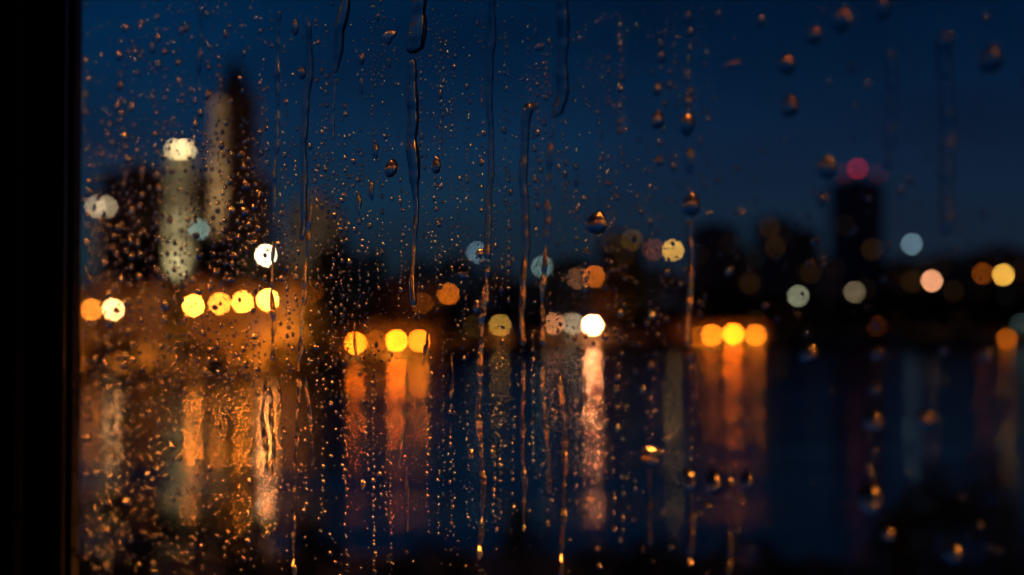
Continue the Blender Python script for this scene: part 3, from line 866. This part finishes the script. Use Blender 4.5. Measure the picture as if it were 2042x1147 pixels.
RIV = [
 ([(836, -12, 20), (834, 40, 22), (827, 68, 32), (823, 90, 32), (821, 108, 18)], 'thick run ending in a fat hanging bead at the top of the pane'),
 ([(823, 116, 14), (821, 200, 17), (821, 300, 19), (824, 345, 17), (825, 400, 9), (824, 480, 7), (824, 560, 9), (825, 612, 11)], 'long straight run below the fat hanging bead'),
 ([(982, -12, 11), (980, 120, 11), (976, 260, 9), (973, 400, 10), (970, 520, 11)], 'thin dark run from the top down to the middle of the pane'),
 ([(969, 528, 13), (963, 620, 15), (958, 690, 12), (957, 800, 12), (962, 900, 13), (960, 1010, 11), (955, 1116, 9)], 'lower half of the thin central run with glowing edges'),
 ([(1122, -12, 18), (1121, 100, 18), (1119, 190, 18), (1108, 225, 22), (1098, 238, 14)], 'thick run bending sideways at its lower end'),
 ([(1097, 246, 10), (1092, 360, 11), (1089, 470, 13), (1087, 560, 11), (1083, 690, 10)], 'thin run continuing below the bent one'),
 ([(1084, 730, 10), (1088, 800, 11), (1092, 900, 10), (1096, 985, 10)], 'dark edge of the broad water sheet under the bent run'),
 ([(1108, 732, 13), (1118, 790, 12), (1124, 880, 14), (1128, 960, 12), (1122, 1060, 12), (1118, 1160, 10)], 'second dark edge of the broad water sheet near the pink reflection'),
 ([(1056, 203, 12), (1054, 212, 20), (1049, 234, 14), (1044, 330, 13), (1044, 440, 12), (1043, 560, 12), (1042, 690, 10)], 'run with a dark blob at its head beside the bent run'),
 ([(1044, 720, 9), (1046, 860, 10), (1043, 960, 11), (1042, 1060, 8)], 'beaded run below the one with the blob head'),
 ([(686, -12, 10), (681, 34, 20), (676, 60, 18), (669, 130, 10), (665, 150, 8)], 'short slanting run with a swollen head near the top'),
 ([(667, 156, 9), (666, 220, 8), (664, 282, 6)], 'thin tail below the slanting run'),
 ([(612, 40, 7), (614, 110, 9), (609, 180, 11), (607, 300, 9), (606, 420, 10), (605, 480, 9)], 'dark wavering run left of the slanting one'),
 ([(614, 390, 10), (614, 470, 9), (607, 560, 9), (603, 640, 9), (600, 740, 8)], 'run of glowing beads over the orange houses'),
 ([(553, 20, 7), (552, 120, 8), (551, 240, 9), (551, 330, 9), (549, 430, 7)], 'dark run crossing the sky beside the spired tower'),
 ([(546, 478, 4), (544, 520, 5), (541, 560, 8), (540, 640, 9), (541, 720, 10)], 'run crossing the whitish mast lamp'),
 ([(526, 752, 7), (527, 830, 8), (532, 890, 10), (539, 930, 16), (540, 955, 12)], 'short run joining a dark bead over the amber reflections'),
 ([(542, 750, 7), (540, 830, 8), (541, 900, 10), (541, 922, 8)], 'straight twin of the run over the amber reflections'),
 ([(556, 752, 7), (558, 800, 7), (554, 850, 5)], 'thin short run edging the amber reflections'),
 ([(594, 755, 9), (593, 830, 9), (591, 890, 8), (588, 930, 7)], 'beaded run after the amber reflections'),
 ([(613, 750, 8), (617, 820, 9), (619, 880, 9), (618, 930, 7)], 'second beaded run after the amber reflections'),
 ([(585, 950, 8), (588, 1040, 8), (586, 1160, 8)], 'faint run at the foot of the pane below the amber reflections'),
 ([(712, 640, 4), (711, 690, 5), (714, 730, 4)], 'hair-thin run across the first central quay lamp'),
 ([(813, 740, 6), (814, 800, 5), (812, 850, 5), (803, 880, 7), (800, 930, 6)], 'crooked dark run over the brightest reflection'),
 ([(816, 930, 5), (815, 1000, 7), (812, 1060, 6)], 'thin dark tail below the crooked run'),
 ([(849, 664, 5), (850, 684, 12), (847, 700, 6), (848, 730, 4)], 'small hooked smear on the last lamp of the central quay'),
 ([(896, 700, 3), (898, 750, 4), (898, 790, 9), (898, 796, 7)], 'thread of water ending in a loop after the central quay'),
 ([(1375, 440, 9), (1376, 520, 10), (1375, 600, 11), (1376, 690, 12)], 'blurred beaded run crossing the orange trio side'),
 ([(1293, 935, 12), (1295, 1000, 10), (1294, 1090, 8)], 'blurred tail under the lumpy drop of the lower pane'),
 ([(1376, 985, 14), (1377, 1060, 14), (1376, 1130, 18)], 'blurred run at the bottom beside the trio reflections'),
 ([(1455, 985, 16), (1456, 1060, 12), (1453, 1150, 10)], 'blurred dark run below the dark drops on the trio reflections'),
 ([(398, 10, 5), (397, 60, 7), (394, 120, 8), (396, 165, 6)], 'blurred dark streak high on the pane near the frame side'),
 ([(1885, 60, 26), (1888, 200, 22), (1886, 340, 26), (1884, 470, 20)], 'very blurred broad run across the sky past the high-rise'),
 ([(1772, 100, 16), (1775, 240, 18), (1773, 340, 14)], 'very blurred faint run above the high-rise'),
]
SMOOTH_RUNS = {0, 1, 2, 4, 8, 10, 12, 32, 33}
for i, (p, lab) in enumerate(RIV):
    rivulet(p, lab, 300 + i, wob=.07 if i in SMOOTH_RUNS else .30, bulge=.36 if i in SMOOTH_RUNS else (.12 if i in (28, 29, 30) else .20), step=5.0 if i in SMOOTH_RUNS else 3.0)

BIG = [
 (1678, 40, 44, 56, 'large blurred drop with an orange spark high over the high-rise'),
 (1622, 70, 36, 44, 'blurred drop below and before the high orange sparked one'),
 (1568, 128, 40, 48, 'blurred drop level with the lone corner drop'),
 (1575, 212, 40, 50, 'blurred drop with a round orange spark in mid sky'),
 (1310, 178, 22, 30, 'small dark drop high beside the beaded column'),
 (1311, 240, 30, 40, 'dark drop with a yellow spark beside the beaded column'),
 (1370, 248, 32, 56, 'dark drop with an orange spark at the top of the beaded column'),
 (1378, 408, 40, 56, 'dark drop with a bright amber spark in the beaded column'),
 (1375, 320, 20, 60, 'pale elongated drop between the two dark drops of the column'),
 (1190, 445, 42, 48, 'clear round drop over the middle shore with an amber spark'),
 (1648, 334, 44, 54, 'blurred drop beside the red beacon'),
 (1640, 398, 28, 32, 'small blurred drop below the one beside the beacon'),
 (1613, 705, 44, 46, 'round blurred drop on the far waterline'),
 (1975, 118, 56, 64, 'lone large blurred drop in the upper corner with a round orange spark'),
 (1760, 18, 34, 56, 'dark blurred drop cut by the upper edge'),
 (1742, 838, 44, 56, 'blurred drop over the dark water, upper of two in line'),
 (1842, 835, 56, 40, 'blurred smeared drop on the dark water past the two in line'),
 (1735, 992, 56, 80, 'largest blurred drop low over the dark water'),
 (1375, 955, 34, 54, 'dark drop at the edge of the trio reflections'),
 (1424, 962, 38, 54, 'dark drop in the middle of the trio reflections'),
 (1455, 972, 22, 54, 'narrow dark drop touching the middle one on the reflections'),
 (1490, 958, 28, 44, 'dark drop at the far side of the trio reflections'),
 (1750, 706, 30, 34, 'blurred drop on the waterline under the high-rise'),
 (1745, 775, 26, 30, 'small blurred drop between the waterline drop and the pair below'),
 (1967, 708, 32, 34, 'blurred amber sparked drop at the waterline near the end'),
 (1900, 1100, 46, 50, 'blurred amber sparked drop in front of the corner tree'),
 (1770, 1062, 34, 38, 'blurred drop low beside the corner tree'),
 (1410, 1010, 20, 24, 'small blurred drop under the dark one on the reflections'),
 (780, 336, 27, 36, 'sharp round drop with an amber crescent in mid sky'),
 (870, 330, 18, 36, 'sharp elongated drop with an amber rim after the straight run'),
 (825, 628, 0, 0, ''),
 (958, 505, 18, 22, 'dark drop on the pale blue mast lamp'),
 (540, 945, 0, 0, ''),
 (1160, 804, 0, 0, ''),
 (1192, 802, 14, 22, 'pointed dark drop on the pink reflection'),
 (1168, 807, 7, 12, 'small dark drop left of the pointed one on the pink reflection'),
 (1188, 850, 10, 10, 'round dark drop below the pointed one'),
 (1204, 868, 6, 9, 'tiny dark drop right of the round one on the reflection'),
 (1178, 996, 22, 9, 'flat dark drop low on the pink reflection'),
 (1162, 770, 7, 22, 'upright dark drop at the edge of the pink reflection'),
 (1613, 585, 0, 0, ''),
 (303, 96, 9, 26, 'long dark blurred drop high near the frame side'),
 (316, 130, 10, 18, 'dark blurred drop under the long dark one'),
 (262, 214, 11, 18, 'dark blurred drop alone above the wide warm lamp'),
 (361, 62, 9, 20, 'dark blurred drop beside the high dark streak'),
 (372, 56, 10, 18, 'dark blurred drop touching the high dark streak'),
 (250, 55, 12, 18, 'dark blurred drop high in the corner by the frame'),
 (457, 52, 9, 10, 'dark dot above the spire'),
 (487, 106, 8, 16, 'dark drop level with the spire tip'),
 (588, 55, 13, 34, 'dark upright drop between the two high dark runs'),
 (602, 145, 15, 26, 'round drop with an orange spark beside the wavering run'),
 (632, 160, 9, 10, 'dark dot right of the wavering run'),
 (653, 152, 10, 12, 'dark bead at the neck of the slanting run'),
 (880, 600, 0, 0, ''),
 (1222, 305, 0, 0, ''),
]
for i, (x, y, w, h, lab) in enumerate(BIG):
    if w: drop(x, y, w, h, lab, k=i, bulge=1.0)
SM = [
 (775, 74, 30, 26, 'lumpy drop fringed with orange sparks left of the fat bead'),
 (720, 118, 13, 26, 'dark lumpy drop above the short dark dash'),
 (720, 172, 8, 30, 'short dark dash high left of the straight run'),
 (748, 300, 16, 26, 'curled smear above the amber crescent drop'),
 (740, 380, 12, 36, 'dark smear left of the amber crescent drop'),
 (715, 408, 12, 40, 'smear with a blue foot among the sparks'),
 (752, 35, 8, 16, 'dark lumpy bead high left of the fat bead'),
 (775, 125, 9, 20, 'dark bead column below the lumpy fringed drop'),
 (1297, 905, 58, 34, 'lumpy blurred drop with several sparks on the lower pane'),
 (1075, 94, 24, 12, 'smear with an orange spark left of the bent run'),
 (1067, 68, 9, 26, 'dark upright smear above the orange sparked one'),
 (1068, 211, 14, 13, 'dark lump beside the blob head'),
 (925, 548, 26, 14, 'slanting bright smear under the pale blue lamp'),
 (950, 610, 18, 22, 'ring shaped drop above the faint ochre lamp'),
 (430, 345, 0, 0, ''),
 (725, 965, 12, 20, 'dark lumpy bead below the first central reflection'),
 (940, 905, 12, 26, 'glowing smear left of the thin central run'),
 (985, 905, 16, 20, 'glowing tangled drop right of the thin central run'),
 (1160, 985, 0, 0, ''),
 (1460, 130, 50, 18, 'flat dark blurred smear in the sky after the beaded column'),
]
for i, (x, y, w, h, lab) in enumerate(SM):
    if w: drop(x, y, w, h, lab, SMEAR[i % 5], k=i, bulge=.85)

# chains of beads left behind by runs: column, rows, bead height, gap factor
CH = [(x_, y_, y_ + rnd.uniform(90, 330), 4.2 + 4.0*abs(x_ - 780)/600, rnd.uniform(1.8, 2.5)) for x_, y_ in [(rnd.uniform(172, 1260), rnd.uniform(-20, 880)) for _ in range(150)]] + [(878, 70, 580, 6, 2.0), (870, 330, 560, 5, 2.2), (1008, 40, 480, 6, 2.1), (1016, 300, 500, 5, 2.6), (900, 180, 560, 4, 3.0), (930, 100, 420, 4.5, 2.6),
      (920, 470, 700, 4.5, 2.2), (1040, 360, 700, 5.5, 2.0), (1090, 380, 700, 6.5, 1.9), (1098, 300, 560, 5, 2.6), (560, 20, 560, 7, 2.2), (545, 280, 720, 7, 2.0), (534, 330, 560, 6, 2.2),
      (590, 250, 560, 6.5, 2.0), (598, 430, 720, 7, 1.9), (620, 400, 720, 7, 1.9), (632, 300, 520, 6, 2.2), (640, 150, 300, 6, 2.4), (575, 500, 740, 6, 2.0), (706, 250, 470, 5.5, 2.0), (716, 280, 480, 6, 2.2),
      (725, 320, 500, 5, 2.4), (735, 380, 500, 6, 2.4), (762, 380, 520, 5.5, 2.4), (690, 270, 420, 6, 2.4), (745, 240, 330, 5, 2.5), (770, 230, 300, 5, 2.5),
      (682, 780, 1000, 6, 1.9), (745, 740, 1010, 5.5, 2.0), (752, 720, 830, 5, 2.0), (735, 790, 990, 5, 2.4), (760, 900, 1020, 6, 2.6), (858, 700, 960, 5, 2.2), (900, 780, 1060, 5, 2.0), (905, 880, 1080, 4.5, 2.2),
      (885, 830, 1000, 4, 2.6), (986, 760, 1030, 5, 1.9), (998, 780, 1040, 5.5, 1.9), (990, 860, 1060, 4.5, 2.0), (1040, 730, 1060, 6, 2.2), (1084, 740, 980, 7, 1.8), (1122, 740, 1000, 7, 1.9), (1148, 840, 960, 6, 2.2), (1232, 720, 900, 8, 1.9), (1240, 730, 1100, 7, 2.4),
      (1222, 330, 560, 7, 2.4), (1150, 320, 480, 6, 2.4), (1300, 700, 900, 8, 2.6), (1376, 440, 720, 12, 1.7), (1380, 700, 940, 10, 1.9), (1378, 1000, 1130, 14, 1.8), (1372, 20, 250, 11, 2.2), (1316, 20, 380, 10, 2.6),
      (210, 420, 600, 9, 1.9), (222, 540, 900, 10, 2.0), (215, 900, 1140, 10, 2.0), (190, 440, 760, 8, 2.2), (326, 540, 700, 10, 1.6), (395, 500, 600, 9, 2.0), (350, 500, 760, 9, 2.2), (300, 760, 960, 10, 2.0), (255, 700, 1000, 9, 2.2), (448, 420, 620, 8, 2.2), (494, 330, 620, 8, 2.0), (506, 480, 720, 7, 2.2), (414, 80, 220, 9, 2.0), (436, 110, 330, 7, 2.4), (278, 400, 640, 8, 2.2),
      (345, 800, 900, 7, 2.4), (390, 840, 950, 6, 2.4), (463, 780, 880, 7, 2.0), (500, 900, 1100, 7, 2.4), (960, 540, 720, 6, 1.9), (825, 420, 620, 5, 2.2), (970, 300, 560, 5, 2.4), (1740, 640, 1010, 16, 2.4), (1165, 900, 1060, 6, 3.0), (1222, 880, 1080, 7, 2.2), (1210, 760, 960, 5, 3.0)]
beads = []
for x, y0, y1, s, gap in CH:
    y = y0 + rnd.uniform(0, 20)
    xx = x
    while y < y1:
        h = s * rnd.lognormvariate(0, .38); h = min(h, s*2.0)
        xx += rnd.uniform(-1.2, 1.2) + (x - xx) * .1
        px = xx + rnd.uniform(-.35, .35) * s
        if rnd.random() < .86:
            beads.append((px, y, h * rnd.uniform(.75, 1.05), h * rnd.uniform(.95, 1.5)))
        y += h * gap * rnd.uniform(.55, 1.35)

# scattered beads; how thickly they lie differs over the pane
def dens(x, y):
    if x < 165: return 0
    if x < 520: d = .55 + .75 * min(1, max(0, (y - 300) / 260))
    elif x < 700: d = .75 + .35 * min(1, max(0, (y - 200) / 300))
    elif x < 1000: d = .62
    elif x < 1260: d = .5
    elif x < 1420: d = .2
    elif x < 1560: d = .10
    else: d = .05
    if x < 700 and y < 260: d *= .5
    if 1120 < x < 1250 and 740 < y < 1100: d *= .7
    if 680 < x < 860 and 730 < y < 1010: d *= .4
    if y > 850: d *= .4
    return d
clump = [(rnd.uniform(165, 1400), rnd.uniform(0, 1147), rnd.uniform(20, 70)) for _ in range(150)]
def size_at(x):
    if x < 520: return 5.0
    if x < 700: return 4.2
    if x < 1000: return 2.9
    if x < 1260: return 3.4
    if x < 1420: return 6.0
    return 7.5
for _ in range(24000):
    if rnd.random() < .45:
        cx, cy_, cr = rnd.choice(clump); x, y = rnd.gauss(cx, cr*.45), rnd.gauss(cy_, cr)
    else:
        x, y = rnd.uniform(165, 2060), rnd.uniform(-10, 1157)
    if not (165 < x < 2060 and -10 < y < 1157) or rnd.random() > dens(x, y): continue
    s = size_at(x)
    h = s * rnd.lognormvariate(-.12, .5); h = max(1.8, min(h, s*2.6))
    beads.append((x, y, h * rnd.uniform(.8, 1.1), h * rnd.uniform(.9, 1.35)))
CLEAN = [(183, 617), (226, 617), (386, 609), (438, 605), (484, 602), (534, 598), (530, 509), (709, 684), (791, 679), (836, 679), (1182, 648), (200, 412)]
beads = [b for b in beads if b[0] > 166 and (rnd.random() < .22 or all((b[0]-x)**2 + (b[1]-y)**2 > 27**2 for x, y in CLEAN))]
beads.sort(key=lambda b: -b[2]*b[3])
kept = []
for b in beads:
    r = max(b[2], b[3]) / 2
    if free(b[0], b[1], r):
        take(b[0], b[1], r); kept.append(b)
print('BEADS', len(kept))
NIND = 300 - 105
ind, rest = kept[:NIND], kept[NIND:]
MARKS = [(462, 110, 'spire tip'), (357, 297, 'white tower lantern'), (200, 412, 'warm twin mast lamps'), (226, 617, 'blazing lamp by the frame'), (386, 609, 'first lamp of the row of four'),
 (534, 598, 'last lamp of the row of four'), (530, 509, 'whitish mast lamp'), (620, 410, 'beige gabled block'), (709, 684, 'first central quay lamp'), (791, 679, 'brightest central quay lamp'), (822, 90, 'fat hanging bead'),
 (780, 336, 'amber crescent drop'), (895, 586, 'plain orange lamp'), (952, 503, 'pale blue mast lamp'), (1081, 532, 'blue-green mast lamp'), (1182, 648, 'blinding white lamp'), (1108, 235, 'bend of the bent run'),
 (1190, 445, 'clear round drop'), (1342, 499, 'ochre mast lamp'), (1378, 408, 'amber drop of the beaded column'), (1462, 666, 'orange trio of lamps'), (1715, 333, 'red beacon'), (1818, 487, 'ice blue mast lamp'),
 (1858, 560, 'peach lamp'), (2001, 548, 'last amber lamp'), (1975, 118, 'lone corner drop'), (540, 940, 'dark bead over the amber reflections'), (800, 900, 'crooked run'), (1182, 850, 'pink reflection'),
 (1424, 962, 'dark drops on the trio reflections'), (1735, 992, 'largest blurred drop'), (300, 900, 'gold reflections by the frame'), (240, 120, 'upper corner by the frame'), (230, 1060, 'lower corner by the frame'),
 (1310, 240, 'yellow sparked drop'), (1300, 905, 'lumpy drop of the lower pane'), (640, 60, 'slanting run'), (420, 780, 'shoreline under the row of four'), (300, 500, 'broad brick block'), (1575, 212, 'mid sky orange drop')]
labs = []
for x, y, w, h in ind:
    mx, my, nm = min(MARKS, key=lambda m: (m[0]-x)**2 + (m[1]-y)**2)
    dx, dy = x - mx, y - my
    dist = math.hypot(dx, dy)
    side = ('past' if dx > 0 else 'before') if abs(dx) > abs(dy) else ('below' if dy > 0 else 'above')
    side2 = '' if abs(abs(dx) - abs(dy)) > .45*max(abs(dx), abs(dy), 1) else (' and lower' if dy > 0 else ' and higher') if abs(dx) > abs(dy) else (' and past' if dx > 0 else ' and before')
    shape = 'tall' if h > w*1.45 else ('round' if h < w*1.2 else 'oval')
    size = 'small' if h < 11 else 'mid-sized'
    far = 'just' if dist < 45 else ('a little' if dist < 90 else 'well')
    nm = {'dark bead over the amber reflections': 'dark bead on amber reflections', 'dark drops on the trio reflections': 'dark drops below the trio', 'lumpy drop of the lower pane': 'lumpy lower drop'}.get(nm, nm)
    if len(('%s %s' % (side2, nm)).split()) > 8: side2 = ''
    labs.append('%s %s rain bead %s %s%s the %s' % (size, shape, far, side, side2, nm))
for i, (x, y, w, h) in enumerate(ind):
    drop(x, y, w, h, labs[i], group='beads of rain on the pane' if labs.count(labs[i]) == 1 else labs[i], k=rnd.randrange(8), bulge=rnd.uniform(.85, 1.15))

def fine_beads():
    tmpl = []
    for k in range(6):
        r = random.Random(500 + k)
        tmpl.append(cap_arrays(10, 4, r.uniform(.45, .65), [(2, r.uniform(0, .12), r.uniform(0, 6)), (3, r.uniform(0, .1), r.uniform(0, 6))], r.uniform(0, .2)))
    V, Fc, SM_ = [], [], []
    n = 0
    for i, (x, y, w, h) in enumerate(rest):
        vs, fs, nd = tmpl[i % 6]
        a = w/2 * lateral(x); b = h/2 * zdepth(x) / F; m = min(a, b) * rnd.uniform(.85, 1.2)
        g = np.array(on_glass(x, y, LIFT)); t = np.array(T); nn = np.array(N)
        v = np.array(vs)
        V.append(g + v[:, :1]*a*t + v[:, 1:2]*m*nn + np.array([[0, 0, 1.0]])*v[:, 2:3]*b)
        Fc += [tuple(q + n for q in f) for f in fs]; SM_ += [j < nd for j in range(len(fs))]
        n += len(vs)
    me = bpy.data.meshes.new('fine_rain'); me.from_pydata(np.concatenate(V).tolist(), [], Fc)
    me.polygons.foreach_set('use_smooth', SM_); me.materials.append(M['drop']); me.update()
    tag(link('fine_rain', me), 'fine spray of pinhead rain beads all over the window pane', 'rain', kind='stuff')
fine_beads()
